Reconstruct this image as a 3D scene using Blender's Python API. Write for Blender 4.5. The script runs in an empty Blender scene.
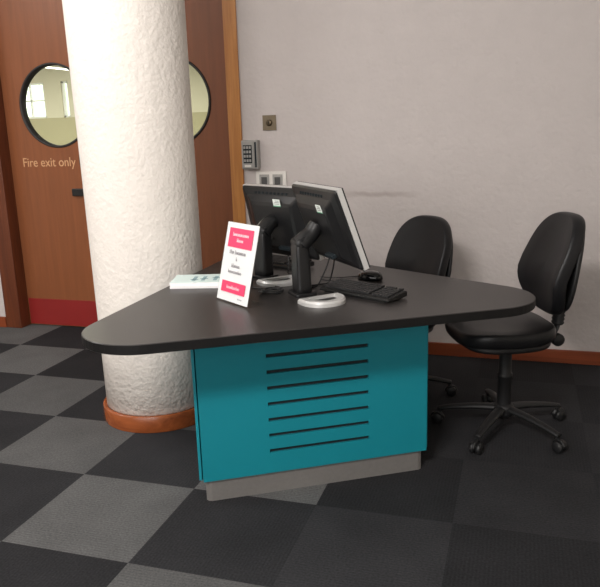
import bpy, bmesh, math, random
from mathutils import Vector, Matrix, Euler
random.seed(7)
C = bpy.context.scene.collection
PI = math.pi
def R(d): return math.radians(d)

# ------------------------------------------------------------------ materials
def nt(name):
    m = bpy.data.materials.new(name); m.use_nodes = True
    t = m.node_tree; b = t.nodes['Principled BSDF']
    return m, t, b
def N(t, kind, **kw):
    n = t.nodes.new(kind)
    for k, v in kw.items():
        if k in n.inputs: n.inputs[k].default_value = v
        else: setattr(n, k, v)
    return n
def plain(name, col, rough=.5, metal=0, spec=.5, nscale=0, namt=.15, bump=0, bscale=200, coords='Object'):
    m, t, b = nt(name)
    b.inputs['Base Color'].default_value = (*col, 1); b.inputs['Roughness'].default_value = rough
    b.inputs['Metallic'].default_value = metal; b.inputs['Specular IOR Level'].default_value = spec
    tc = N(t, 'ShaderNodeTexCoord')
    if nscale:
        n = N(t, 'ShaderNodeTexNoise', Scale=nscale, Detail=4.0)
        t.links.new(tc.outputs[coords], n.inputs['Vector'])
        r = N(t, 'ShaderNodeMix', data_type='RGBA')
        r.inputs[6].default_value = (*[c * (1 - namt) for c in col], 1)
        r.inputs[7].default_value = (*[min(1, c * (1 + namt)) for c in col], 1)
        t.links.new(n.outputs['Fac'], r.inputs[0]); t.links.new(r.outputs[2], b.inputs['Base Color'])
    if bump:
        n = N(t, 'ShaderNodeTexNoise', Scale=bscale, Detail=3.0)
        t.links.new(tc.outputs[coords], n.inputs['Vector'])
        bp = N(t, 'ShaderNodeBump', Strength=bump, Distance=.002)
        t.links.new(n.outputs['Fac'], bp.inputs['Height']); t.links.new(bp.outputs['Normal'], b.inputs['Normal'])
    return m
def srgb(r, g, b):
    f = lambda c: ((c / 255 + .055) / 1.055) ** 2.4 if c > 10 else c / 255 / 12.92
    return (f(r), f(g), f(b))

def plaster(name, col, scale, strength, dist, stain=False):
    """roughcast plaster: lumpy bump from two noises; optional scuff mark where the monitors/chairs rub the wall"""
    m, t, b = nt(name)
    b.inputs['Roughness'].default_value = .75; b.inputs['Specular IOR Level'].default_value = .25
    g = N(t, 'ShaderNodeNewGeometry')
    n1 = N(t, 'ShaderNodeTexNoise', Scale=scale, Detail=2.0, Roughness=.5)
    n2 = N(t, 'ShaderNodeTexNoise', Scale=scale * .28, Detail=2.0)
    t.links.new(g.outputs['Position'], n1.inputs['Vector']); t.links.new(g.outputs['Position'], n2.inputs['Vector'])
    ad = N(t, 'ShaderNodeMath', operation='ADD'); t.links.new(n1.outputs['Fac'], ad.inputs[0]); t.links.new(n2.outputs['Fac'], ad.inputs[1])
    bp = N(t, 'ShaderNodeBump', Strength=strength, Distance=dist)
    t.links.new(ad.outputs[0], bp.inputs['Height']); t.links.new(bp.outputs['Normal'], b.inputs['Normal'])
    mx = N(t, 'ShaderNodeMix', data_type='RGBA')
    mx.inputs[6].default_value = (*[c * .93 for c in col], 1); mx.inputs[7].default_value = (*col, 1)
    t.links.new(n2.outputs['Fac'], mx.inputs[0]); out = mx.outputs[2]
    if stain:
        sx = N(t, 'ShaderNodeSeparateXYZ'); t.links.new(g.outputs['Position'], sx.inputs[0])
        def bell(sock, c, w):
            a = N(t, 'ShaderNodeMath', operation='SUBTRACT'); t.links.new(sock, a.inputs[0]); a.inputs[1].default_value = c
            d = N(t, 'ShaderNodeMath', operation='DIVIDE'); t.links.new(a.outputs[0], d.inputs[0]); d.inputs[1].default_value = w
            q = N(t, 'ShaderNodeMath', operation='MULTIPLY'); t.links.new(d.outputs[0], q.inputs[0]); t.links.new(d.outputs[0], q.inputs[1])
            s = N(t, 'ShaderNodeMath', operation='SUBTRACT', use_clamp=True); s.inputs[0].default_value = 1; t.links.new(q.outputs[0], s.inputs[1])
            return s.outputs[0]
        wob = N(t, 'ShaderNodeMath', operation='MULTIPLY_ADD'); t.links.new(n2.outputs['Fac'], wob.inputs[0]); wob.inputs[1].default_value = .03; t.links.new(sx.outputs[2], wob.inputs[2])
        a, c = bell(sx.outputs[0], .87, .27), bell(wob.outputs[0], .985, .02)
        p = N(t, 'ShaderNodeMath', operation='MULTIPLY'); t.links.new(a, p.inputs[0]); t.links.new(c, p.inputs[1])
        k = N(t, 'ShaderNodeMath', operation='MULTIPLY'); t.links.new(p.outputs[0], k.inputs[0]); k.inputs[1].default_value = .3
        m2 = N(t, 'ShaderNodeMix', data_type='RGBA'); t.links.new(k.outputs[0], m2.inputs[0]); t.links.new(out, m2.inputs[6])
        m2.inputs[7].default_value = (*srgb(110, 84, 76), 1); out = m2.outputs[2]
    t.links.new(out, b.inputs['Base Color'])
    return m

def wood(name, c1, c2, axis='Z', scale=3.0, rough=.4, spec=.4):
    m, t, b = nt(name)
    b.inputs['Roughness'].default_value = rough; b.inputs['Specular IOR Level'].default_value = spec
    g = N(t, 'ShaderNodeNewGeometry'); mp = N(t, 'ShaderNodeMapping')
    mp.inputs['Scale'].default_value = {'Z': (14, 14, .8), 'X': (.8, 14, 14)}[axis]
    t.links.new(g.outputs['Position'], mp.inputs[0])
    n = N(t, 'ShaderNodeTexNoise', Scale=scale, Detail=6.0, Roughness=.6, Distortion=.8); t.links.new(mp.outputs[0], n.inputs['Vector'])
    r = N(t, 'ShaderNodeValToRGB'); r.color_ramp.elements[0].position = .3; r.color_ramp.elements[1].position = .72
    r.color_ramp.elements[0].color = (*c1, 1); r.color_ramp.elements[1].color = (*c2, 1)
    t.links.new(n.outputs['Fac'], r.inputs[0]); t.links.new(r.outputs[0], b.inputs['Base Color'])
    bp = N(t, 'ShaderNodeBump', Strength=.08, Distance=.001); t.links.new(n.outputs['Fac'], bp.inputs['Height']); t.links.new(bp.outputs[0], b.inputs['Normal'])
    return m

def carpet_tiles():
    m, t, b = nt('carpet_tiles')
    b.inputs['Roughness'].default_value = .95; b.inputs['Specular IOR Level'].default_value = .12
    g = N(t, 'ShaderNodeNewGeometry'); s = N(t, 'ShaderNodeVectorMath', operation='SCALE'); s.inputs['Scale'].default_value = 2.0
    t.links.new(g.outputs['Position'], s.inputs[0])
    fl = N(t, 'ShaderNodeVectorMath', operation='FLOOR'); t.links.new(s.outputs[0], fl.inputs[0])
    fr = N(t, 'ShaderNodeVectorMath', operation='FRACTION'); t.links.new(s.outputs[0], fr.inputs[0])
    sx = N(t, 'ShaderNodeSeparateXYZ'); t.links.new(fl.outputs[0], sx.inputs[0])
    ad = N(t, 'ShaderNodeMath', operation='ADD'); t.links.new(sx.outputs[0], ad.inputs[0]); t.links.new(sx.outputs[1], ad.inputs[1])
    md = N(t, 'ShaderNodeMath', operation='FLOORED_MODULO'); t.links.new(ad.outputs[0], md.inputs[0]); md.inputs[1].default_value = 2
    cx = N(t, 'ShaderNodeCombineXYZ'); t.links.new(sx.outputs[0], cx.inputs[0]); t.links.new(sx.outputs[1], cx.inputs[1])
    wn = N(t, 'ShaderNodeTexWhiteNoise', noise_dimensions='2D'); t.links.new(cx.outputs[0], wn.inputs['Vector'])
    mix = N(t, 'ShaderNodeMix', data_type='RGBA'); t.links.new(md.outputs[0], mix.inputs[0])
    mix.inputs[6].default_value = (*DARK, 1); mix.inputs[7].default_value = (*LIGHT, 1)
    # light tiles darkened towards the seating side: floor shade put into the colour
    shaded = N(t, 'ShaderNodeMath', operation='GREATER_THAN'); t.links.new(sx.outputs[0], shaded.inputs[0]); shaded.inputs[1].default_value = 1.5
    lt = N(t, 'ShaderNodeMix', data_type='RGBA'); t.links.new(shaded.outputs[0], lt.inputs[0]); lt.inputs[6].default_value = (*LIGHT, 1); lt.inputs[7].default_value = (*srgb(49, 49, 51), 1)
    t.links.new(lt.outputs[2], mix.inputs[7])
    # per-tile brightness, ribs (quarter turned on alternate tiles), pile mottling
    mr = N(t, 'ShaderNodeMapRange'); t.links.new(wn.outputs['Value'], mr.inputs[0]); mr.inputs[3].default_value = .82; mr.inputs[4].default_value = 1.18
    nz = N(t, 'ShaderNodeTexNoise', Scale=130.0, Detail=4.0); t.links.new(g.outputs['Position'], nz.inputs['Vector'])
    n2 = N(t, 'ShaderNodeTexNoise', Scale=4.0, Detail=3.0); t.links.new(g.outputs['Position'], n2.inputs['Vector'])
    f = N(t, 'ShaderNodeSeparateXYZ'); t.links.new(fr.outputs[0], f.inputs[0])
    rb = N(t, 'ShaderNodeMix', data_type='FLOAT'); t.links.new(md.outputs[0], rb.inputs[0]); t.links.new(f.outputs[0], rb.inputs[2]); t.links.new(f.outputs[1], rb.inputs[3])
    rs = N(t, 'ShaderNodeMath', operation='MULTIPLY'); t.links.new(rb.outputs[0], rs.inputs[0]); rs.inputs[1].default_value = 2 * PI * 40
    rn = N(t, 'ShaderNodeMath', operation='SINE'); t.links.new(rs.outputs[0], rn.inputs[0])
    r1 = N(t, 'ShaderNodeMapRange'); t.links.new(nz.outputs['Fac'], r1.inputs[0]); r1.inputs[1].default_value = .25; r1.inputs[2].default_value = .75; r1.inputs[3].default_value = .7; r1.inputs[4].default_value = 1.3
    r2 = N(t, 'ShaderNodeMapRange'); t.links.new(n2.outputs['Fac'], r2.inputs[0]); r2.inputs[1].default_value = .3; r2.inputs[2].default_value = .7; r2.inputs[3].default_value = .88; r2.inputs[4].default_value = 1.12
    r3 = N(t, 'ShaderNodeMapRange'); t.links.new(rn.outputs[0], r3.inputs[0]); r3.inputs[1].default_value = -1; r3.inputs[3].default_value = .93; r3.inputs[4].default_value = 1.07
    prev = mr.outputs[0]
    for q in (r1, r2, r3):
        k = N(t, 'ShaderNodeMath', operation='MULTIPLY'); t.links.new(prev, k.inputs[0]); t.links.new(q.outputs[0], k.inputs[1]); prev = k.outputs[0]
    sc = N(t, 'ShaderNodeVectorMath', operation='SCALE'); t.links.new(mix.outputs[2], sc.inputs[0]); t.links.new(prev, sc.inputs['Scale'])
    t.links.new(sc.outputs[0], b.inputs['Base Color'])
    bp = N(t, 'ShaderNodeBump', Strength=.25, Distance=.003); t.links.new(nz.outputs['Fac'], bp.inputs['Height']); t.links.new(bp.outputs[0], b.inputs['Normal'])
    return m

LIGHT, DARK = srgb(90, 90, 90), srgb(46, 46, 48)
M = dict(
    wall=plaster('wall_plaster', srgb(200, 192, 189), 34, .45, .010, stain=True),
    plainwall=plain('painted_wall', srgb(222, 216, 206), .8, nscale=3, namt=.04),
    column=plaster('column_roughcast', srgb(236, 229, 221), 50, .6, .008),
    ceiling=plain('ceiling_paint', srgb(226, 224, 220), .85, nscale=3, namt=.03),
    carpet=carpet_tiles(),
    doorwood=wood('door_veneer', srgb(126, 75, 46), srgb(139, 83, 51), 'Z', 2.0, .38, .4),
    framewood=wood('frame_oak', srgb(172, 110, 54), srgb(204, 142, 78), 'Z', 2.5, .35, .45),
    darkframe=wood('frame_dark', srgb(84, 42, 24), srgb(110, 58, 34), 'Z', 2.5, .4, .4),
    skirt=wood('skirting_stain', srgb(116, 55, 30), srgb(142, 70, 38), 'X', 2.0, .4, .45),
    ringwood=wood('ring_wood', srgb(120, 60, 30), srgb(164, 90, 48), 'X', 1.5, .25, .55),
    kick=plain('red_kick_plate', srgb(136, 34, 32), .45, nscale=8, namt=.1),
    rim=plain('black_rubber', srgb(34, 32, 31), .5, nscale=30, namt=.1),
    letter=plain('etched_letters', srgb(206, 160, 118), .5, nscale=50, namt=.04),
    blackmetal=plain('black_metal', srgb(26, 25, 25), .35, nscale=20, namt=.1),
    corridor=plain('corridor_paint', srgb(208, 202, 182), .8, nscale=1, namt=.06),
    corridorlow=plain('corridor_dado', srgb(170, 163, 132), .7, nscale=1, namt=.06),
    corridorfloor=plain('corridor_floor', srgb(120, 116, 106), .6, nscale=2, namt=.08),
    whiteframe=plain('white_upvc', srgb(232, 232, 230), .4, nscale=5, namt=.03),
    worktop=plain('black_laminate', srgb(48, 45, 44), .38, spec=.5, nscale=220, namt=.12, bump=.06, bscale=400),
    edge=plain('black_edge', srgb(17, 16, 16), .55, spec=.25, nscale=100, namt=.1),
    teal=plain('teal_laminate', srgb(17, 127, 141), .42, nscale=6, namt=.03),
    slot=plain('slot_dark', srgb(10, 24, 30), .8, nscale=20, namt=.1),
    plinth=plain('brushed_plinth', srgb(132, 129, 126), .42, metal=.35, nscale=90, namt=.1),
    vinyl=plain('black_vinyl', srgb(25, 25, 27), .4, spec=.32, nscale=60, namt=.15, bump=.12, bscale=260),
    plastic=plain('black_plastic', srgb(25, 25, 26), .5, nscale=60, namt=.1),
    chairplastic=plain('chair_plastic', srgb(22, 22, 23), .55, nscale=60, namt=.1),
    monback=plain('monitor_plastic', srgb(27, 27, 28), .36, nscale=50, namt=.08),
    screen=plain('screen_glass', srgb(12, 12, 14), .12, nscale=5, namt=.05),
    silver=plain('silver_plastic', srgb(205, 204, 202), .32, metal=.25, nscale=60, namt=.04),
    keycap=plain('keycap_black', srgb(36, 36, 37), .55, nscale=60, namt=.1),
    keyback=plain('keyboard_case', srgb(22, 22, 22), .45, nscale=60, namt=.1),
    sticker=plain('white_sticker', srgb(226, 232, 226), .5, nscale=20, namt=.03),
    stickergreen=plain('green_strip', srgb(96, 160, 128), .5, nscale=20, namt=.04),
    stickergrey=plain('grey_print', srgb(120, 124, 122), .5, nscale=20, namt=.04),
    paper=plain('white_paper', srgb(246, 244, 244), .5, nscale=10, namt=.02),
    mint=plain('mint_paper', srgb(224, 242, 238), .45, nscale=10, namt=.03),
    mintprint=plain('blue_grey_print', srgb(150, 184, 190), .5, nscale=20, namt=.05),
    pink=plain('pink_print', srgb(228, 62, 104), .5, nscale=20, namt=.04),
    pinkwhite=plain('pale_print', srgb(252, 214, 220), .5, nscale=20, namt=.03),
    greyprint=plain('grey_text', srgb(158, 154, 158), .5, nscale=20, namt=.05),
    bronze=plain('bronze_plate', srgb(124, 112, 92), .4, metal=.5, nscale=40, namt=.12),
    bronzedark=plain('bronze_dark', srgb(92, 80, 62), .35, metal=.6, nscale=40, namt=.12),
    greyplastic=plain('grey_plastic', srgb(160, 158, 154), .45, nscale=40, namt=.06),
    darkgrey=plain('dark_grey_plastic', srgb(76, 76, 76), .45, nscale=40, namt=.08),
    whiteplastic=plain('white_plastic', srgb(226, 222, 216), .4, nscale=20, namt=.03),
)
def glass(name, tint, mixf):
    m, t, b = nt(name)
    t.nodes.remove(b); out = t.nodes['Material Output']
    tr = N(t, 'ShaderNodeBsdfTransparent'); tr.inputs[0].default_value = (*tint, 1)
    gl = N(t, 'ShaderNodeBsdfGlossy'); gl.inputs['Roughness'].default_value = .03
    mx = N(t, 'ShaderNodeMixShader'); mx.inputs[0].default_value = mixf; t.links.new(tr.outputs[0], mx.inputs[1]); t.links.new(gl.outputs[0], mx.inputs[2])
    t.links.new(mx.outputs[0], out.inputs[0]); return m
M['glass'] = glass('vision_glass', (.94, .96, .90), .05)
M['acrylic'] = glass('clear_acrylic', (.97, .98, .98), .035)
def emit(name, col, s):
    m, t, b = nt(name)
    b.inputs['Base Color'].default_value = (*col, 1); b.inputs['Emission Color'].default_value = (*col, 1); b.inputs['Emission Strength'].default_value = s
    return m
M['diffuser'] = emit('lamp_diffuser', (1, .97, .9), 4.0)

# ------------------------------------------------------------------ mesh helper
class MB:
    def __init__(self): self.bm = bmesh.new(); self.mats = []; self.cur = 0
    def mat(self, m):
        if m not in self.mats: self.mats.append(m)
        self.cur = self.mats.index(m); return self
    def face(self, vs, smooth=False):
        try: f = self.bm.faces.new(vs)
        except ValueError: return None
        f.material_index = self.cur; f.smooth = smooth; return f
    def box(self, x0, x1, y0, y1, z0, z1, mx=None):
        P = [(x, y, z) for z in (z0, z1) for y in (y0, y1) for x in (x0, x1)]
        v = [self.bm.verts.new((mx @ Vector(p)) if mx else p) for p in P]
        for q in ((0, 2, 3, 1), (4, 5, 7, 6), (0, 1, 5, 4), (2, 6, 7, 3), (0, 4, 6, 2), (1, 3, 7, 5)): self.face([v[i] for i in q])
        return self
    def loops(self, rings, cap=True, smooth=True, closed=True):
        vs = [[self.bm.verts.new(p) for p in r] for r in rings]
        n = len(rings[0])
        for a, b in zip(vs, vs[1:]):
            for i in range(n if closed else n - 1):
                j = (i + 1) % n; self.face([a[i], a[j], b[j], b[i]], smooth)
        if cap:
            self.face(list(reversed(vs[0])), False); self.face(vs[-1], False)
        return self
    def lathe(self, prof, n=32, mx=None, smooth=True, cap=True):
        mx = mx or Matrix()
        rings = [[mx @ Vector((r * math.cos(2 * PI * i / n), r * math.sin(2 * PI * i / n), z)) for i in range(n)] for r, z in prof]
        return self.loops(rings, cap, smooth)
    def prism(self, pts, z0, z1, bev=0, mx=None):
        mx = mx or Matrix()
        pts = [Vector((p[0], p[1])) for p in pts]; n = len(pts)
        def off(d):
            o = []
            for i in range(n):
                e1 = (pts[i] - pts[i - 1]).normalized(); e2 = (pts[(i + 1) % n] - pts[i]).normalized()
                n1 = Vector((-e1.y, e1.x)); n2 = Vector((-e2.y, e2.x)); b = (n1 + n2)
                b = b / max(.2, b.length_squared) * 2
                o.append(pts[i] + b * d)
            return o
        if bev: seq = [(off(bev), z0), (pts, z0 + bev), (pts, z1 - bev), (off(bev), z1)]
        else: seq = [(pts, z0), (pts, z1)]
        return self.loops([[mx @ Vector((p.x, p.y, z)) for p in q] for q, z in seq], True, False)
    def tube(self, pts, r, n=8, flat=1.0):
        pts = [Vector(p) for p in pts]; rr = r if isinstance(r, (list, tuple)) else [r] * len(pts)
        rings = []; prev = None
        for i, p in enumerate(pts):
            d = (pts[min(i + 1, len(pts) - 1)] - pts[max(i - 1, 0)]).normalized()
            if prev is None:
                u = d.orthogonal().normalized() if abs(d.z) > .95 else d.cross(Vector((0, 0, 1))).normalized()
            else: u = (prev - d * prev.dot(d)).normalized()
            prev = u; w = d.cross(u)
            rings.append([p + (u * math.cos(2 * PI * k / n) + w * flat * math.sin(2 * PI * k / n)) * rr[i] for k in range(n)])
        return self.loops(rings, True, True)
    def cushion(self, outline, thick, mx=None, n=48, m=8, edge=.16, warp=None, p=.55):
        """padded slab: outline(angle)->(x,y), closed round rim; warp(x,y,z) bends it"""
        mx = mx or Matrix(); rings = []
        for k in range(1, 2 * m):
            a = -PI / 2 + PI * k / (2 * m)
            s = 1 - edge * (1 - math.cos(a) ** p); z = thick / 2 * math.sin(a)
            rings.append([(outline(2 * PI * i / n)[0] * s, outline(2 * PI * i / n)[1] * s, z) for i in range(n)])
        inner = lambda r, f, dz: [(x * f, y * f, z + dz) for x, y, z in r]
        b0, t0 = rings[0], rings[-1]
        dz = thick * .05
        full = [inner(b0, f, -dz * (1 - f * f)) for f in (.02, .35, .7)] + rings + [inner(t0, f, dz * (1 - f * f)) for f in (.7, .35, .02)]
        W = warp or (lambda x, y, z: (x, y, z))
        return self.loops([[mx @ Vector(W(*v)) for v in r] for r in full], True, True)
    def build(self, name, mat=None, parent=None, bevel=0, seg=2, smooth=False):
        me = bpy.data.meshes.new(name)
        bmesh.ops.recalc_face_normals(self.bm, faces=self.bm.faces)
        self.bm.to_mesh(me); self.bm.free()
        for m in (self.mats or [mat]): me.materials.append(m)
        o = bpy.data.objects.new(name, me); C.objects.link(o)
        if parent: o.parent = parent
        if bevel:
            b = o.modifiers.new('bevel', 'BEVEL'); b.width = bevel; b.segments = seg; b.limit_method = 'ANGLE'; b.angle_limit = R(40)
        return o
def tag(o, label, cat=None, group=None, kind=None):
    o['label'] = label
    if cat: o['category'] = cat
    if group: o['group'] = group
    if kind: o['kind'] = kind
    return o
def struct(o, label=None):
    o['kind'] = 'structure'
    if label: o['label'] = label
    return o
def empty(name, loc, rz=0):
    o = bpy.data.objects.new(name, None); C.objects.link(o); o.location = loc; o.rotation_euler = (0, 0, rz); o.empty_display_size = .05; return o
def copy_tree(o, parent=None):
    c = o.copy(); C.objects.link(c)
    if parent: c.parent = parent
    for ch in list(o.children): copy_tree(ch, c)
    return c
def text_mesh(name, body, size, mat, parent, mx, extrude=.0006, align='LEFT'):
    cu = bpy.data.curves.new(name + '_curve', 'FONT'); cu.body = body; cu.size = size; cu.extrude = extrude; cu.align_x = align
    tmp = bpy.data.objects.new('tmp', cu); C.objects.link(tmp)
    dg = bpy.context.evaluated_depsgraph_get(); dg.update()
    me = bpy.data.meshes.new_from_object(tmp.evaluated_get(dg)); bpy.data.objects.remove(tmp); bpy.data.curves.remove(cu)
    me.transform(mx); me.materials.clear(); me.materials.append(mat); me.name = name
    o = bpy.data.objects.new(name, me); C.objects.link(o); o.parent = parent; return o
def frame_mx(o, ex, ey):
    ex = Vector(ex).normalized(); ey = Vector(ey).normalized(); ez = ex.cross(ey)
    return Matrix(((ex.x, ey.x, ez.x, o[0]), (ex.y, ey.y, ez.y, o[1]), (ex.z, ey.z, ez.z, o[2]), (0, 0, 0, 1)))
def smoothpath(pts, k=8):
    P = [Vector(p) for p in pts]; out = []
    for i in range(len(P) - 1):
        p0, p1, p2, p3 = P[max(i - 1, 0)], P[i], P[i + 1], P[min(i + 2, len(P) - 1)]
        for j in range(k):
            t = j / k
            out.append(.5 * (2 * p1 + (p2 - p0) * t + (2 * p0 - 5 * p1 + 4 * p2 - p3) * t * t + (3 * p1 - p0 - 3 * p2 + p3) * t ** 3))
    return out + [P[-1]]

# ------------------------------------------------------------------ room shell
XL, XR, YF, WY, H = -3.6, 3.6, -5.6, 1.86, 2.85
DX0, DX1, DZ = -1.895, .035, 2.53          # outside of the door frame
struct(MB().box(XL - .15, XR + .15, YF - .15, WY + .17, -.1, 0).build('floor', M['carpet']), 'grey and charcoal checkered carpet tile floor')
struct(MB().box(XL - .15, XR + .15, YF - .15, WY + .15, H, H + .1).build('ceiling', M['ceiling']), 'white ceiling')
w = MB(); w.box(XL - .15, DX0, WY, WY + .15, 0, H); w.box(DX1, XR + .15, WY, WY + .15, 0, H); w.box(DX0, DX1, WY, WY + .15, DZ, H)
struct(w.build('wall_back', M['wall']), 'rough plastered pale grey wall')
struct(MB().box(XL - .15, XL, YF, WY, 0, H).build('wall_left', M['plainwall']), 'pale wall on the left')
struct(MB().box(XR, XR + .15, YF, WY, 0, H).build('wall_right', M['plainwall']), 'pale wall on the right')
struct(MB().box(XL - .15, XR + .15, YF - .15, YF, 0, H).build('wall_front', M['plainwall']), 'pale wall opposite')
struct(MB().box(DX1 + .002, XR, WY - .016, WY, 0, .078).build('baseboard_right', M['skirt'], bevel=.003), 'reddish brown wooden baseboard under the plastered wall')
struct(MB().box(XL, DX0 - .002, WY - .016, WY, 0, .078).build('baseboard_left', M['skirt'], bevel=.003), 'brown wooden baseboard left of the door frame')

# door frame
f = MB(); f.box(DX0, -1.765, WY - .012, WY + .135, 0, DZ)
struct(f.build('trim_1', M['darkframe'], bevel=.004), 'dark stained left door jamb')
f = MB(); f.box(-.05, DX1, WY - .012, WY + .135, 0, DZ)
struct(f.build('trim_2', M['framewood'], bevel=.004), 'orange oak right door jamb')
struct(MB().box(-1.765, -.05, WY - .012, WY + .135, DZ - .09, DZ).build('trim_3', M['framewood'], bevel=.004), 'oak head of the door frame')

def circ(cx, cz, r, n=64): return [(cx + r * math.cos(2 * PI * i / n), cz + r * math.sin(2 * PI * i / n)) for i in range(n)]
def door_leaf(name, x0, x1, cx, cz, r, label):
    """flat door leaf with a round hole: front/back faces built as a strip between the rectangle and the circle"""
    Y0, Y1, Z0, Z1 = 1.95, 1.99, .008, DZ - .092
    n = 64; b = MB(); bm = b.bm
    ring = circ(cx, cz, r, n); outer = []
    for (x, z) in ring:
        dx, dz = x - cx, z - cz
        s = min(((x1 - cx) / dx if dx > 1e-9 else (x0 - cx) / dx if dx < -1e-9 else 1e9), ((Z1 - cz) / dz if dz > 1e-9 else (Z0 - cz) / dz if dz < -1e-9 else 1e9))
        outer.append((cx + dx * s, cz + dz * s))
    # snap nearest outer points to rectangle corners
    for c in ((x0, Z0), (x1, Z0), (x0, Z1), (x1, Z1)):
        i = min(range(n), key=lambda k: (outer[k][0] - c[0]) ** 2 + (outer[k][1] - c[1]) ** 2); outer[i] = c
    L = {}
    for key, pts, y in (('fi', ring, Y0), ('fo', outer, Y0), ('bi', ring, Y1), ('bo', outer, Y1)): L[key] = [bm.verts.new((p[0], y, p[1])) for p in pts]
    for i in range(n):
        j = (i + 1) % n
        b.face([L['fi'][i], L['fi'][j], L['fo'][j], L['fo'][i]]); b.face([L['bi'][j], L['bi'][i], L['bo'][i], L['bo'][j]])
        b.face([L['fi'][j], L['fi'][i], L['bi'][i], L['bi'][j]]); b.face([L['fo'][i], L['fo'][j], L['bo'][j], L['bo'][i]])
    d = struct(b.build(name, M['doorwood']), label)
    # rim: square section ring proud of both faces
    mx = Matrix.Translation((cx, 1.97, cz)) @ Matrix.Rotation(PI / 2, 4, 'X')
    g = MB(); g.lathe([(r - .004, -.028), (r + .008, -.028), (r + .011, -.025), (r + .011, .025), (r + .008, .028), (r - .004, .028), (r - .004, -.028)], 64, mx, cap=False)
    struct(g.build('window_rim', M['rim'], d)); 
    g = MB(); g.lathe([(r - .004, -.003), (r - .004, .003)], 64, mx, smooth=False)
    struct(g.build('window_glass', M['glass'], d))
    struct(MB().box(x0 + .006, x1 - .006, 1.9475, 1.95, .012, .205).build('kick_plate', M['kick'], d, bevel=.001))
    return d
d1 = door_leaf('door_1', -1.762, -.908, -1.352, 1.562, .268, 'brown wooden fire door leaf with porthole and red kick plate, left of the column')
d2 = door_leaf('door_2', -.904, -.053, -.478, 1.556, .268, 'brown wooden door leaf with porthole, between column and plastered wall')
o = text_mesh('lettering', 'Fire exit only', .088, M['letter'], d1, frame_mx((-1.672, 1.9495, 1.158), (1, 0, .0), (0, 0, 1)))
bb = [v.co.x for v in o.data.vertices]; sc = .425 / (max(bb) - min(bb)); x0 = min(bb)
for v in o.data.vertices: v.co.x = -1.658 + (v.co.x - x0) * sc
struct(o, 'pale lettering reading Fire exit only')
g = MB(); g.box(-1.272, -1.10, 1.925, 1.95, .955, 1.005)
struct(g.build('lock_plate', M['blackmetal'], d1, bevel=.004))
g = MB(); g.box(-1.188, -1.162, 1.925, 1.95, 1.16, 1.235)
struct(g.build('latch', M['blackmetal'], d1, bevel=.004))
g = MB(); g.tube(smoothpath([(-.84, 1.945, 1.12), (-.84, 1.90, 1.12), (-.84, 1.90, .9), (-.84, 1.945, .9)], 6), .009, 10)
struct(g.build('pull_handle', M['blackmetal'], d2))

# room seen through the portholes
CX0, CX1, CY1, CH = -8.5, 1.0, 8.2, 2.42
struct(MB().box(CX0, CX1, WY + .171, CY1, -.1, 0).build('floor_corridor', M['corridorfloor']), 'floor beyond the fire doors')
struct(MB().box(CX0, CX1, WY + .155, CY1, CH, CH + .1).build('ceiling_corridor', M['ceiling']), 'ceiling beyond the fire doors')
wx0, wx1, wz0, wz1 = -6.62, -6.02, 1.64, 2.22
ux0, ux1 = -5.68, -5.55
w = MB().mat(M['corridorlow']); w.box(CX0, CX1, CY1, CY1 + .12, 0, wz0).mat(M['corridor'])
w.box(CX0, wx0, CY1, CY1 + .12, wz0, CH); w.box(wx1, ux0, CY1, CY1 + .12, wz0, CH); w.box(ux1, CX1, CY1, CY1 + .12, wz0, CH)
w.box(wx0, wx1, CY1, CY1 + .12, wz1, CH); w.box(ux0, ux1, CY1, CY1 + .12, wz1, CH)
struct(w.build('wall_corridor_back'), 'pale green wall seen through the portholes')
struct(MB().box(CX0 - .1, CX0, WY + .155, CY1, 0, CH).build('wall_corridor_left', M['corridor']))
struct(MB().box(CX1, CX1 + .1, WY + .155, CY1, 0, CH).build('wall_corridor_right', M['corridor']))
def window(name, x0, x1, label, bars):
    g = MB(); t = .03
    for a in ((x0, x1, wz0, wz0 + t), (x0, x1, wz1 - t, wz1), (x0, x0 + t, wz0, wz1), (x1 - t, x1, wz0, wz1)): g.box(a[0], a[1], CY1 + .02, CY1 + .08, a[2], a[3])
    for k in range(1, bars): 
        x = x0 + (x1 - x0) * k / bars; g.box(x - .012, x + .012, CY1 + .03, CY1 + .07, wz0, wz1)
    if bars > 1: g.box(x0, x1, CY1 + .03, CY1 + .07, (wz0 + wz1) / 2 - .012, (wz0 + wz1) / 2 + .012)
    o = struct(g.build(name, M['whiteframe']), label)
    struct(MB().box(x0 + .01, x1 - .01, CY1 + .048, CY1 + .052, wz0 + .01, wz1 - .01).build('window_pane', M['glass'], o))
window('window_1', wx0, wx1, 'bright window of the room beyond, seen through the left porthole', 2)
window('window_2', ux0, ux1, 'narrow bright window of the room beyond, next to the column', 1)
for (lx, ly, ln_, lb) in ((-5.39, 7.45, 1.35, 'long white strip light on the ceiling seen through the left porthole'), (-2.9, 6.6, 1.3, 'white strip light on the ceiling seen through the right porthole')):
    t = empty('ceiling_light', (lx, ly, CH), PI / 2); tag(t, lb, 'light', 'strip lights beyond the fire doors')
    MB().box(-ln_ / 2, ln_ / 2, -.05, .05, -.03, 0).build('housing', M['whiteframe'], t, bevel=.004)
    MB().box(-ln_ / 2 + .02, ln_ / 2 - .02, -.018, .018, -.05, -.0305).build('diffuser', M['diffuser'], t, bevel=.01)

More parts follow.
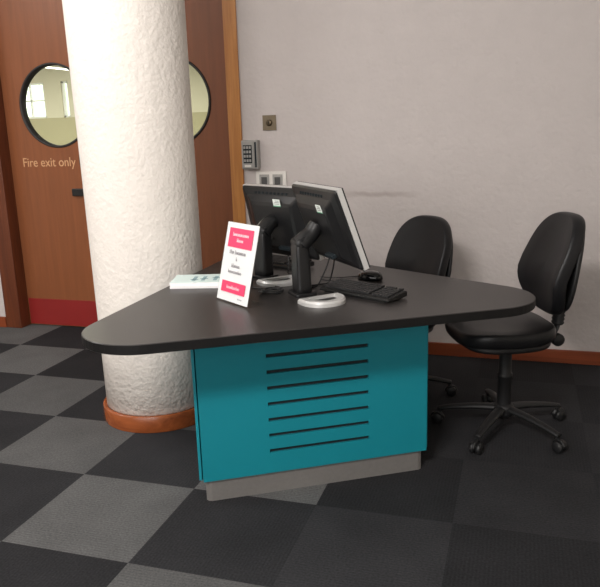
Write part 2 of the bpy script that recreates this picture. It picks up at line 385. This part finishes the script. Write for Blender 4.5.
# ------------------------------------------------------------------ column
CO = (-.022, .688)
g = MB(); n = 72
g.loops([[(CO[0] + .010 - .008 * z + (.256 + .004 * z) * math.cos(2 * PI * i / n), CO[1] + (.256 + .004 * z) * math.sin(2 * PI * i / n), z) for i in range(n)] for z in (0, .5, 1, 1.5, 2, H)], True, True)
col = struct(g.build('column', M['column']), 'round white roughcast column standing beside the desk')
g = MB(); g.lathe([(.255, 0), (.275, 0), (.276, .004), (.276, .074), (.272, .08), (.255, .08), (.255, 0)], n, Matrix.Translation((CO[0] + .010, CO[1], 0)), cap=False)
struct(g.build('column_base_trim', M['ringwood'], col), 'wooden ring around the foot of the column')

# ------------------------------------------------------------------ reception desk
DC = Vector((.834, .372)); DA = R(31.1); SIDE = 1.945; ZT = .735; TH = .034
desk = empty('reception_desk', (DC.x, DC.y, 0), DA)
tag(desk, 'triangular reception desk with black rounded worktop and teal slotted base', 'desk')
def tri(side): 
    r = side / math.sqrt(3)
    return [Vector((r * math.cos(R(a)), r * math.sin(R(a)))) for a in (210, 330, 90)]
def rounded(pts, rad, k=18):
    out = []; n = len(pts)
    for i in range(n):
        p = pts[i]; a = (pts[i - 1] - p).normalized(); b = (pts[(i + 1) % n] - p).normalized()
        half = a.angle(b) / 2; bis = (a + b).normalized(); c = p + bis * rad / math.sin(half)
        s = p + a * rad / math.tan(half); e = p + b * rad / math.tan(half)
        a0 = math.atan2(s.y - c.y, s.x - c.x); a1 = math.atan2(e.y - c.y, e.x - c.x)
        d = (a1 - a0 + PI) % (2 * PI) - PI
        for j in range(k + 1): t = a0 + d * j / k; out.append(c + rad * Vector((math.cos(t), math.sin(t))))
    return out
RP = rounded(tri(SIDE), .205)
g = MB(); g.prism(RP, ZT - TH, ZT, .0025)
top = g.build('worktop', M['worktop'], desk)
top.data.materials.append(M['edge'])
for p_ in top.data.polygons:
    if abs(p_.normal.z) < .5: p_.material_index = 1
INR = .262
PS = 2 * math.sqrt(3) * INR
g = MB(); g.prism(rounded(tri(PS), .02, 3), 0, .088, 0); g.build('plinth', M['plinth'], desk)
g = MB(); g.prism(tri(PS - .02), .088, ZT - TH, 0); g.build('carcass', M['teal'], desk)
for k in range(3):
    a = R(120 * k)
    mx = Matrix.Rotation(a, 4, 'Z')
    y1, y0 = -(INR + .002), -(INR + .013)
    hw = .449; zb, zt = .088, ZT - TH - .001
    g = MB(); sx0, sx1 = -.192, .206
    slots = [.558 - i * .0632 for i in range(7)]
    g.box(-hw, sx0, y0, y1, zb, zt, mx); g.box(sx1, hw, y0, y1, zb, zt, mx)
    edges = [zt] + [e for s in slots for e in (s + .0072, s - .0072)] + [zb]
    for i in range(0, len(edges), 2): g.box(sx0, sx1, y0, y1, edges[i + 1], edges[i], mx)
    bmesh.ops.remove_doubles(g.bm, verts=g.bm.verts, dist=1e-5)
    # drop the internal faces between the merged boxes
    seen = {}
    for f_ in list(g.bm.faces):
        key = tuple(sorted(v.index for v in f_.verts)) if False else tuple(sorted((round(v.co.x, 5), round(v.co.y, 5), round(v.co.z, 5)) for v in f_.verts))
        seen.setdefault(key, []).append(f_)
    pn = g.build('side_panel', M['teal'], desk)
    MB().box(sx0 - .01, sx1 + .01, y1 - .0015, y1 + .0015, slots[-1] - .03, slots[0] + .03, mx).build('slot_backing', M['slot'], pn)

# ------------------------------------------------------------------ office chairs
def make_chair(SZ, turn, BZ):
    root = empty('office_chair', (0, 0, 0))
    # SZ = centre height of the seat pad; the chair faces local +X
    def seat_out(a):
        c, s = math.cos(a), math.sin(a); e = 2 / 3.2
        x = math.copysign(abs(c) ** e, c); y = math.copysign(abs(s) ** e, s)
        return (.215 * x, (.235 - .02 * (x < 0) * abs(x)) * y)
    def seat_warp(x, y, z): 
        t = max(0, x - .08) / .14
        return (x, y, z - .016 * t * t + .010 * (abs(y) / .235) ** 3 - .008 * math.exp(-((x + .02) / .12) ** 2))
    MB().cushion(seat_out, .062, Matrix.Translation((0, 0, SZ)), edge=.10, warp=seat_warp).build('seat', M['vinyl'], root)
    g = MB(); g.cushion(lambda a: tuple(.9 * q for q in seat_out(a)), .03, Matrix.Translation((-.005, 0, SZ - .045)), edge=.1); g.build('seat_pan', M['chairplastic'], root)
    g = MB(); g.box(-.13, .09, -.07, .07, SZ - .095, SZ - .055); g.tube([(.0, -.07, SZ - .08), (.0, -.2, SZ - .082)], .006, 8); g.box(-.012, .012, -.24, -.18, SZ - .088, SZ - .077)
    g.build('tilt_mechanism', M['chairplastic'], root, bevel=.006)
    # back support bar, bellows, knob
    P = smoothpath([(-.10, 0, SZ - .075), (-.20, 0, SZ - .07), (-.262, 0, SZ - .02), (-.275, 0, SZ + .10), (-.288, 0, SZ + .26)], 6)
    MB().tube(P, .022, 12, .45).build('back_post', M['chairplastic'], root)
    rings = []; g = MB()
    for i in range(19):
        t_ = i / 18; z = SZ + .0 + t_ * .15; x = -.268 - .012 * t_; k = 1.0 if i % 2 else .82
        rings.append([(x + .026 * k * math.cos(u), .036 * k * math.sin(u), z) for u in [2 * PI * q / 20 for q in range(20)]])
    g.loops(rings); g.build('bellows', M['chairplastic'], root)
    kn = MB(); mxk = Matrix.Translation((-.245, 0, SZ - .055)) @ Matrix.Rotation(PI / 2, 4, 'X')
    kn.lathe([(.0, -.075), (.022, -.075), (.028, -.068), (.028, -.045), (.018, -.04), (.018, .04), (.028, .045), (.028, .068), (.022, .075), (0, .075)], 20, mxk, cap=False)
    kn.build('adjuster_knob', M['chairplastic'], root)
    # backrest: local x -> width, y -> height
    def back_out(a):
        c, s = math.cos(a), math.sin(a); e = 2 / 2.9
        x = math.copysign(abs(c) ** e, c); y = math.copysign(abs(s) ** e, s)
        return (.196 * x * (1 - .05 * y - .07 * y * y), .222 * y)
    def back_warp(x, y, z): return (x, y, z + .9 * x * x + .035 * math.exp(-((y + .07) / .11) ** 2) - .02 * (y / .225) ** 2 * (y > 0) - .01)
    tl = R(8)
    mxb = frame_mx((-.245, 0, BZ), (0, 1, 0), (-math.sin(tl), 0, math.cos(tl)))
    br = MB().cushion(back_out, .06, mxb, edge=.10, warp=back_warp).build('backrest', M['vinyl'], root)
    def shell_warp(x, y, z): return (x, y, z + .9 * x * x - .012)
    mxs = frame_mx((-.272, 0, BZ), (0, 1, 0), (-math.sin(tl), 0, math.cos(tl)))
    MB().cushion(lambda a: tuple(.95 * q for q in back_out(a)), .022, mxs, edge=.08, warp=shell_warp).build('back_shell', M['chairplastic'], br)
    # gas lift and five-star base
    MB().lathe([(.0, .06), (.030, .06), (.032, .075), (.031, .10), (.030, .25), (.034, .255), (.034, .27), (.029, .275), (.027, SZ - .09), (0, SZ - .09)], 24, cap=False).build('gas_lift', M['chairplastic'], root)
    MB().lathe([(.0, .075), (.042, .075), (.046, .085), (.046, .115), (.038, .128), (.0, .128)], 24, cap=False).build('base_hub', M['chairplastic'], root)
    for k in range(5):
        a = R(72 * k + turn); d = Vector((math.cos(a), math.sin(a), 0))
        path = [d * .03 + Vector((0, 0, .107)), d * .12 + Vector((0, 0, .102)), d * .22 + Vector((0, 0, .088)), d * .295 + Vector((0, 0, .072))]
        lg = MB().tube(smoothpath(path, 4), [.026 - .010 * i / 12 for i in range(13)], 12, .62).build('leg', M['chairplastic'], root)
        e = d * .285; sd = Vector((-d.y, d.x, 0)); ca = MB()
        ca.tube([e + Vector((0, 0, .045)), e + Vector((0, 0, .075))], .008, 10)
        cc = e + d * .012
        for s in (-1, 1):
            mxw = frame_mx((cc + sd * .014 * s) + Vector((0, 0, .026)), d, (0, 0, 1))
            ca.lathe([(0, -.010), (.022, -.010), (.026, -.006), (.026, .006), (.022, .010), (0, .010)], 20, mxw, cap=False)
        hood = [cc + d * (.027 * math.cos(u)) + Vector((0, 0, .027 + .027 * math.sin(u))) for u in [PI * q / 8 for q in range(9)]]
        ca.tube(hood, .012, 8, .5)
        ca.build('caster', M['plastic'], lg)
    for o in list(root.children):                # the star and lift sit a little behind the middle of the seat
        if o.name.split('.')[0] in ('leg', 'gas_lift', 'base_hub'): o.location.x = -.035
    return root
ch1 = make_chair(.487, 47, .765); ch1.location = (1.616, .831, 0); ch1.rotation_euler = (0, 0, R(203))
tag(ch1, 'black vinyl swivel chair tucked under the right corner of the desk, baseboard visible behind', 'chair', 'black swivel chairs at the desk')
ch2 = make_chair(.425, -5, .695); ch2.location = (1.070, 1.12, 0); ch2.rotation_euler = (0, 0, R(233))
tag(ch2, 'black vinyl swivel chair behind the desk, only its backrest showing above the worktop', 'chair', 'black swivel chairs at the desk')

# ------------------------------------------------------------------ monitors
def make_monitor(tilt=R(20), cz=.262, cy=.128, W_=.42, H_=.322):
    """local frame: origin = foot of the post on the worktop; screen faces +Y, back towards -Y, x is width"""
    root = empty('computer_monitor', (0, 0, 0))
    # panel frame: x right, y up along the panel, z = out of the screen
    mx = frame_mx((PXO, cy, cz), (-1, 0, 0), (0, -math.sin(tilt), math.cos(tilt)))
    b = .016
    def ringbox(g, z0, z1, q):
        g.box(-W_ / 2 + q, W_ / 2 - q, H_ / 2 - b, H_ / 2 - q, z0, z1, mx); g.box(-W_ / 2 + q, W_ / 2 - q, -H_ / 2 + q, -H_ / 2 + b + .008, z0, z1, mx)
        g.box(-W_ / 2 + q, -W_ / 2 + b, -H_ / 2 + b + .008, H_ / 2 - b, z0, z1, mx); g.box(W_ / 2 - b, W_ / 2 - q, -H_ / 2 + b + .008, H_ / 2 - b, z0, z1, mx)
    g = MB(); ringbox(g, -.014, .006, 0); bz_ = g.build('bezel', M['silver'], root)
    g = MB(); ringbox(g, .006, .012, .0015); g.build('front_frame', M['plastic'], root)
    MB().box(-W_ / 2 + .012, W_ / 2 - .012, -H_ / 2 + .02, H_ / 2 - .012, -.004, .003, mx).build('screen', M['screen'], root)
    # back shell: a shallow rim, then a bulge sloping to a raised central box
    def rect(hw, y0, y1, z, r=.012, k=4):
        P = rounded([Vector((-hw, y0)), Vector((hw, y0)), Vector((hw, y1)), Vector((-hw, y1))], r, k)
        return [mx @ Vector((p.x, p.y, z)) for p in P]
    a, h = W_ / 2, H_ / 2
    g = MB(); g.loops([rect(a - .002, -h + .002, h - .001, -.0141), rect(a - .002, -h + .002, h - .001, -.020), rect(a - .008, -h + .008, h - .006, -.026),
                       rect(a - .04, -h + .03, h - .035, -.034), rect(a - .075, -h + .05, h - .06, -.052), rect(a - .09, -h + .06, h - .075, -.056)], True, False)
    sh = g.build('back_shell', M['monback'], root, bevel=.003)
    g = MB()
    for i in range(9): g.box(-.10 + i * .025, -.088 + i * .025, h - .030, h - .020, -.0335, -.030, mx)
    g.build('vent_slots', M['slot'], sh)
    s = MB().mat(M['sticker']); sx, sy = STX, h - STY
    s.box(sx - .022, sx + .022, sy - .016, sy + .016, -.0575, -.0555, mx).mat(M['stickergreen'])
    s.box(sx - .024, sx + .024, sy - .016, sy - .012, -.058, -.0570, mx).mat(M['stickergrey'])
    for i in range(3): s.box(sx - .016, sx + .008 + .004 * i, sy + .008 - .007 * i, sy + .0105 - .007 * i, -.0580, -.0572, mx)
    s.build('sticker', None, sh)['label'] = 'small white sticker on the monitor back'
    # plug sockets / cable bundle below the box
    g = MB(); g.box(-.09, -.02, -h + .052, -h + .066, -.075, -.05, mx); g.build('socket_block', M['slot'], sh, bevel=.002)
    # post and neck
    P = rounded([Vector((-.040, -.03)), Vector((.040, -.03)), Vector((.034, .03)), Vector((-.034, .03))], .014, 5)
    def ring(y, z, s=1.0): return [Vector((p.x * s, p.y * s + y, z)) for p in P]
    g = MB(); g.loops([ring(0, .004), ring(0, .03), ring(-.002, .12, .97), ring(-.004, .185, .95), ring(.002, .215, .93), ring(.02, .232, .8)], True, True)
    po = g.build('stand_post', M['monback'], root)
    neck = smoothpath([(0, -.005, .195), (PXO * .25, .018, .215), (PXO * .6, .045, .235), (PXO, cy - .058, cz + .0)], 6)
    MB().tube(neck, [.042 - .010 * i / len(neck) for i in range(len(neck))], 14, .9).build('neck', M['monback'], root)
    g = MB(); g.lathe([(0, -.036), (.016, -.036), (.018, -.032), (.018, .032), (.016, .036), (0, .036)], 20, Matrix.Translation((0, -.012, .205)) @ Matrix.Rotation(PI / 2, 4, 'Y'), cap=False)
    g.build('hinge', M['plastic'], po)
    return root
PXO, STX, STY = -.005, -.088, .066
def make_base(ang, off):
    """silver horseshoe foot with a dark tray, pushed out from the post along ang (local)"""
    d = Vector((math.cos(ang), math.sin(ang))); s = Vector((-d.y, d.x))
    c = d * off
    def shape(k, x0):
        pts = [c + d * (x0) + s * (-.088 * k), ]
        for i in range(25):
            u = -PI / 2 + PI * i / 24
            pts.append(c + d * (.005 +   .085 * k * math.cos(u)) + s * (.088 * k * math.sin(u)))
        pts.append(c + d * x0 + s * (.088 * k)); return pts
    g = MB(); O = shape(1, -.028); 
    mid = shape(.94, -.022); I = shape(.66, -.006)
    n = len(O)
    g.loops([[Vector((p.x, p.y, 0)) for p in O], [Vector((p.x, p.y, .012)) for p in O], [Vector((p.x, p.y, .020)) for p in mid], [Vector((p.x, p.y, .020)) for p in I], [Vector((p.x, p.y, .008)) for p in I]], True, False)
    base = g.build('stand_base', M['silver'])
    g = MB(); g.loops([[Vector((p.x, p.y, .0085)) for p in shape(.65, -.005)], [Vector((p.x, p.y, .0105)) for p in shape(.63, -.003)]], True, False)
    g.build('tray', M['plastic'], base)
    g = MB(); g.prism(rounded([Vector((-.05, -.045)), Vector((.05, -.045)), Vector((.05, .045)), Vector((-.05, .045))], .015, 4), 0, .012, .002)
    g.build('foot_plate', M['monback'], base)
    return base
def cable(parent, name, pts, r=.0032, mat='plastic', k=8):
    zf = 0 if parent.type == 'EMPTY' else -9       # keep the cable on top of the worktop
    path = [Vector((q.x, q.y, max(q.z, zf + r + .0006))) for q in smoothpath(pts, k)]
    return MB().tube(path, r, 8).build(name, M[mat], parent)

def to_local(o, p): 
    mw = Matrix.Translation(o.location) @ Matrix.Rotation(o.rotation_euler.z, 4, 'Z'); return mw.inverted() @ Vector(p)
NA = math.atan2(.64, .77) - PI / 2        # turn so +Y local = screen normal
m1 = make_monitor(R(20), .269); m1.location = (.881, .289, ZT); m1.rotation_euler.z = NA
tag(m1, 'black monitor seen from behind, silver edge showing, nearer the keyboard and mouse', 'monitor', 'computer monitors back to the viewer')
BOFF = .15
b1 = make_base(math.atan2(-.69, .72) - NA, BOFF); b1.parent = m1
b2 = None
STX, STY = -.050, .058
m2 = make_monitor(R(13), .236, .125); m2.location = (.622, .570, ZT); m2.rotation_euler.z = NA + R(21)
b2 = make_base(math.atan2(-.69, .72) - NA - R(21), BOFF - .02); b2.parent = m2
tag(m2, 'black monitor seen from behind, standing behind the white and pink sign', 'monitor', 'computer monitors back to the viewer')
Z1 = ZT + .004
def wcable(parent, pts, r=.0032): return cable(parent, 'cable', [to_local(parent, p) for p in pts], r)
wcable(m1, [(.985, .415, .93), (.972, .45, .85), (.95, .475, .77), (.93, .475, Z1), (.88, .43, Z1), (.83, .38, Z1), (.83, .43, Z1)])
wcable(m1, [(.955, .44, .93), (.95, .45, .85), (.92, .435, .77), (.90, .41, Z1), (.845, .37, Z1), (.815, .33, Z1)])
wcable(m2, [(.69, .70, .93), (.69, .70, .85), (.70, .68, .77), (.71, .64, Z1), (.78, .60, Z1), (.82, .52, Z1), (.85, .47, Z1)])
wcable(m2, [(.64, .66, .90), (.585, .62, .82), (.562, .58, .76), (.578, .535, Z1), (.613, .44, Z1), (.645, .36, Z1), (.70, .34, Z1)])

# ------------------------------------------------------------------ keyboards and mouse
def make_keyboard():
    root = empty('keyboard', (0, 0, 0)); L, D = .34, .12
    g = MB()
    sec = [(-D / 2, .006), (-D / 2, .014), (-D / 2 + .01, .018), (D / 2 - .012, .030), (D / 2, .026), (D / 2, .008), (0, .004)]
    g.loops([[Vector((x, y, z)) for y, z in sec] for x in (-L / 2, -L / 2 + .003, L / 2 - .003, L / 2)], True, False)
    g.build('case', M['keyback'], root, bevel=.003)
    k = MB(); sl = (.030 - .018) / (D - .022); 
    for r in range(6):
        y = -D / 2 + .018 + r * .0168; cols = 21 if r else 15
        for c in range(21):
            x = -L / 2 + .013 + c * (L - .026) / 21
            if r == 0 and 4 <= c <= 8:
                if c > 4: continue
                w_ = 5 * (L - .026) / 21
            else: w_ = (L - .026) / 21
            if c in (15,) or (c == 19 and r in (5,)): continue
            z = .018 + (y + D / 2 - .01) * sl
            k.box(x + .001, x + w_ - .001, y, y + .0145, z, z + .007)
    k.build('keys', M['keycap'], root)
    f = MB(); f.box(-L / 2 + .02, -L / 2 + .05, D / 2 - .02, D / 2 - .01, 0, .012); f.box(L / 2 - .05, L / 2 - .02, D / 2 - .02, D / 2 - .01, 0, .012); f.box(-L / 2 + .02, L / 2 - .02, -D / 2 + .008, -D / 2 + .016, 0, .008)
    f.build('feet', M['plastic'], root)
    return root
k1 = make_keyboard(); k1.location = (1.113, .322, ZT); k1.rotation_euler.z = R(-27)
tag(k1, 'black keyboard lying beside the silver monitor base, in front of the mouse', 'keyboard')
cable(k1, 'cord', [to_local(k1, p) for p in [(1.025, .438, ZT + .018), (1.01, .48, Z1 + .004), (.97, .515, Z1), (.93, .53, Z1), (.885, .545, Z1)]], .0022)
k2 = copy_tree(k1)
for c_ in list(k2.children):
    if c_.name.startswith('cord'): bpy.data.objects.remove(c_)
k2.location = (.60, .835, ZT); k2.rotation_euler.z = R(-24)
k2['label'] = 'black keyboard half hidden below the monitor behind the sign'
ms = empty('computer_mouse', (1.088, .600, ZT), R(150)); tag(ms, 'black mouse lying on the worktop between keyboard and far chair', 'mouse')
def mo(a):
    c, s = math.cos(a), math.sin(a); return (.064 * c, (.037 - .004 * math.cos(2 * a)) * s)
g = MB(); rings = []
for (s, z) in ((.9, .001), (1, .006), (1, .014), (.93, .024), (.78, .031), (.5, .036), (.2, .038), (.02, .0385)):
    rings.append([(mo(2 * PI * i / 32)[0] * s - .006 * (1 - s), mo(2 * PI * i / 32)[1] * s, z - min(z, .004) * .9 * max(0, mo(2 * PI * i / 32)[0] * s / .058)) for i in range(32)])
g.loops(rings); g.build('body', M['screen'], ms)
MB().lathe([(0, -.004), (.010, -.004), (.011, 0), (.010, .004), (0, .004)], 16, Matrix.Translation((.030, 0, .029)) @ Matrix.Rotation(PI / 2, 4, 'X'), cap=False).build('scroll_wheel', M['darkgrey'], ms)
cable(ms, 'cord', [to_local(ms, p) for p in [(1.048, .628, ZT + .012), (1.03, .64, Z1), (1.0, .62, Z1), (.96, .60, Z1), (.92, .59, Z1), (.87, .60, Z1)]], .002)
cb = MB()
pts = []
for i in range(60):
    a = i / 60 * 2 * PI * 3.3; rr = .034 + .010 * math.sin(a * .7)
    pts.append((.757 + rr * 1.25 * math.cos(a) + .01 * math.sin(a * .31), .275 + rr * math.sin(a), Z1 + .004 + .010 * i / 60 + .004 * math.sin(a * 1.9)))
cb.tube(pts, .0032, 8)
tag(cb.build('coiled_cable', M['plastic']), 'loose coil of black cable on the desk between the two silver monitor bases', 'cable')

# ------------------------------------------------------------------ sign and leaflets
sg = empty('sign_holder', (.575, .157, ZT + .0015)); tag(sg, 'clear acrylic sign holder with white and pink notice standing on the desk', 'sign')
ex = Vector((.173, -.123, 0)).normalized(); bk = Vector((.123, .173, 0)).normalized(); ln = R(14)
up = Vector((bk.x * math.sin(ln), bk.y * math.sin(ln), math.cos(ln)))
SW, SH = .212, .298
mx = frame_mx((0, 0, .004), ex, up)         # local z = towards the viewer
nz = mx.to_3x3() @ Vector((0, 0, 1))
g = MB()
g.box(-.002, SW + .002, 0, SH + .002, .0006, .0022, mx); g.box(-.002, SW + .002, 0, SH + .002, -.0030, -.0014, mx)
mf = frame_mx((0, 0, .0012), ex, bk)
g.box(-.002, SW + .002, -.001, .085, -.0012, .0012, mf)
g.build('acrylic_frame', M['acrylic'], sg)
pp = MB().box(0, SW, .001, SH, -.0009, .0001, mx).build('notice_sheet', M['paper'], sg)
q = MB().mat(M['pink']); e0, e1 = .0024, .0027
q.box(.024, .186, .205, .278, e0, e1, mx); q.build('pink_box', None, pp)
MB().box(.024, .186, .034, .076, e0, e1, mx).build('pink_box', M['pink'], pp)
def words(rows, matl, name, rnd=random.Random(3)):
    """lines of print too small to read: letter-like strokes"""
    g = MB()
    for (cx, y, h, lens) in rows:
        tot = sum(lens) * h * .62 + (len(lens) - 1) * h * .5; x = cx - tot / 2
        for L_ in lens:
            for c in range(L_):
                tall = 1 if (c == 0 or rnd.random() < .25) else .68
                g.box(x, x + h * .16, y, y + h * tall, .0028, .0031, mx); g.box(x + h * .16, x + h * .48, y + rnd.choice((0, .5)) * h, y + (rnd.choice((.12, .12)) + .0) * h + .0, .0028, .0031, mx)
                g.box(x + h * .34, x + h * .48, y, y + h * .62, .0028, .0031, mx)
                x += h * .62
            x += h * .5
    return g.build(name, matl, pp)
for row in ((.105, .248, .0145, [12]), (.105, .226, .0145, [5]), (.105, .049, .013, [11])): words([row], M['pinkwhite'], 'lettering_line')
for row in ((.100, .180, .0165, [3, 7]), (.100, .155, .0150, [1]), (.100, .130, .0150, [6]), (.100, .108, .0135, [11]), (.160, .016, .006, [8])): words([row], M['greyprint'], 'lettering_line')

def leaflet(z, a, dx, dy, mats, label, W_=.30, D_=.165, t=.011):
    o = empty('leaflet_pack', (.303 + dx, .284 + dy, ZT + z), R(a)); tag(o, label, 'leaflets')
    g = MB()
    n = 5
    for i in range(n):
        j = random.uniform(-.0015, .0015); g.box(j, W_ + j, j, D_ + j, t * i / n + .0002, t * (i + 1) / n - .0002)
    g.build('pages', mats[0], o)
    MB().box(0, W_, 0, D_, t, t + .0006).build('cover', mats[1], o)
    return o
leaflet(0, 14, .004, .002, (M['paper'], M['paper']), 'white leaflets lying flat on the desk, lower of the two packs')
l2 = leaflet(.0118, 15.5, .0, .008, (M['paper'], M['mint']), 'mint white printed leaflets beside the sign, upper of the two packs')
g = MB()
for i, x in enumerate((.085, .125, .175)):
    g.box(x, x + .016, .035, .12, .0117, .0120); g.box(x - .008, x + .026, .05 + .015 * i, .062 + .015 * i, .0117, .0120)
g.build('print', M['mintprint'], l2)

# ------------------------------------------------------------------ wall fittings
WF = WY
kp = empty('keypad', (.0975, WF, 1.216)); tag(kp, 'grey door entry keypad mounted on the wall beside the door frame', 'keypad')
MB().box(-.052, .052, -.056, .0, -.087, .087)  .build('housing', M['greyplastic'], kp, bevel=.006)
fp = MB().box(-.047, .030, -.063, -.056, -.080, .080).build('face_plate', M['greyplastic'], kp, bevel=.003)
g = MB(); g.box(-.036, .020, -.0645, -.0625, -.050, .058); g.build('key_field', M['slot'], fp)
g = MB()
for r in range(4):
    for c in range(3): g.box(-.033 + c * .0175, -.020 + c * .0175, -.0675, -.0645, .036 - r * .026, .052 - r * .026)
g.build('buttons', M['greyplastic'], fp, bevel=.001)
g = MB(); g.box(-.03, .012, -.0650, -.0625, -.073, -.060); g.build('label_strip', M['whiteplastic'], fp)
g = MB(); g.box(.036, .046, -.060, -.055, -.075, .075); g.build('side_strip', M['slot'], kp)
sw = empty('key_switch', (.217, WF, 1.402)); tag(sw, 'square bronze key switch plate on the wall above the keypad', 'switch')
MB().box(-.043, .043, -.008, 0, -.045, .045).build('plate', M['bronze'], sw, bevel=.002)
mk = Matrix.Translation((0, -.008, 0)) @ Matrix.Rotation(PI / 2, 4, 'X')
ba = MB().lathe([(0, .012), (.013, .012), (.018, .010), (.020, .0)], 28, mk, cap=False).build('barrel', M['bronzedark'], sw)
MB().box(-.002, .002, -.0215, -.0195, -.008, .008).build('keyhole', M['slot'], ba)
ss = empty('socket_plate', (.215, WF, 1.052)); tag(ss, 'white double wall plate with two grey modules, half hidden behind monitor', 'socket')
MB().box(-.098, .098, -.010, 0, -.060, .060).build('plate', M['whiteplastic'], ss, bevel=.003)
for s in (-1, 1):
    mdl = MB().box(s * .043 - .032, s * .043 + .032, -.014, -.010, -.036, .042).build('module', M['greyplastic'], ss, bevel=.002)
    MB().box(s * .043 - .018, s * .043 + .018, -.019, -.014, -.020, .026).build('rocker', M['darkgrey'], mdl, bevel=.002)

# ------------------------------------------------------------------ camera
Rr = ((0.95529, 0.29406, -0.03076), (0.0395, -0.23004, -0.97238), (-0.29301, 0.92769, -0.23137))
r_, d_, f_ = [Vector(v).normalized() for v in Rr]
cam = bpy.data.cameras.new('camera'); co = bpy.data.objects.new('camera', cam); C.objects.link(co)
cam.sensor_fit = 'HORIZONTAL'; cam.sensor_width = 36; cam.lens = 36 * 703.47 / 600; cam.clip_start = .05
co.matrix_world = Matrix(((r_.x, -d_.x, -f_.x, 1.68068), (r_.y, -d_.y, -f_.y, -2.27268), (r_.z, -d_.z, -f_.z, 1.37667), (0, 0, 0, 1)))
bpy.context.scene.camera = co

# ------------------------------------------------------------------ light
def area(name, loc, target, sx, sy, power, col):
    l = bpy.data.lights.new(name, 'AREA'); l.shape = 'RECTANGLE'; l.size = sx; l.size_y = sy; l.energy = power; l.color = col
    o = bpy.data.objects.new(name, l); C.objects.link(o); o.location = loc
    o.rotation_euler = (Vector(target) - Vector(loc)).to_track_quat('-Z', 'Y').to_euler(); return o
area('front_fill', (.0, -5.3, 1.7), (.2, 1.8, 1.2), 4.4, 1.6, 112, (1, .97, .95))  # added frontal fill for the back wall, no window modelled here
area('overhead_light', (.8, -2.7, 2.75), (.1, .5, .7), .9, .45, 112, (1, .955, .92))
area('overhead_light', (-2.4, -.2, 2.78), (-2.0, .2, 0), 1.2, .5, 34, (1, .97, .95))
area('overhead_light', (-.5, -.35, 2.78), (-.55, 1.2, .6), 1.0, .3, 14, (1, .97, .94))  # extra fill added to lift the door behind the column, not a fixture
area('corridor_lamp', (-4.5, 5.2, 2.38), (-4.5, 5.2, 0), 5, 3, 290, (1, .97, .9))
W = bpy.data.worlds.new('world'); bpy.context.scene.world = W; W.use_nodes = True
bg = W.node_tree.nodes['Background']; bg.inputs[0].default_value = (.95, .98, 1, 1); bg.inputs[1].default_value = 3.0
vs = bpy.context.scene.view_settings; vs.view_transform = 'Standard'; vs.look = 'None'; vs.exposure = 0
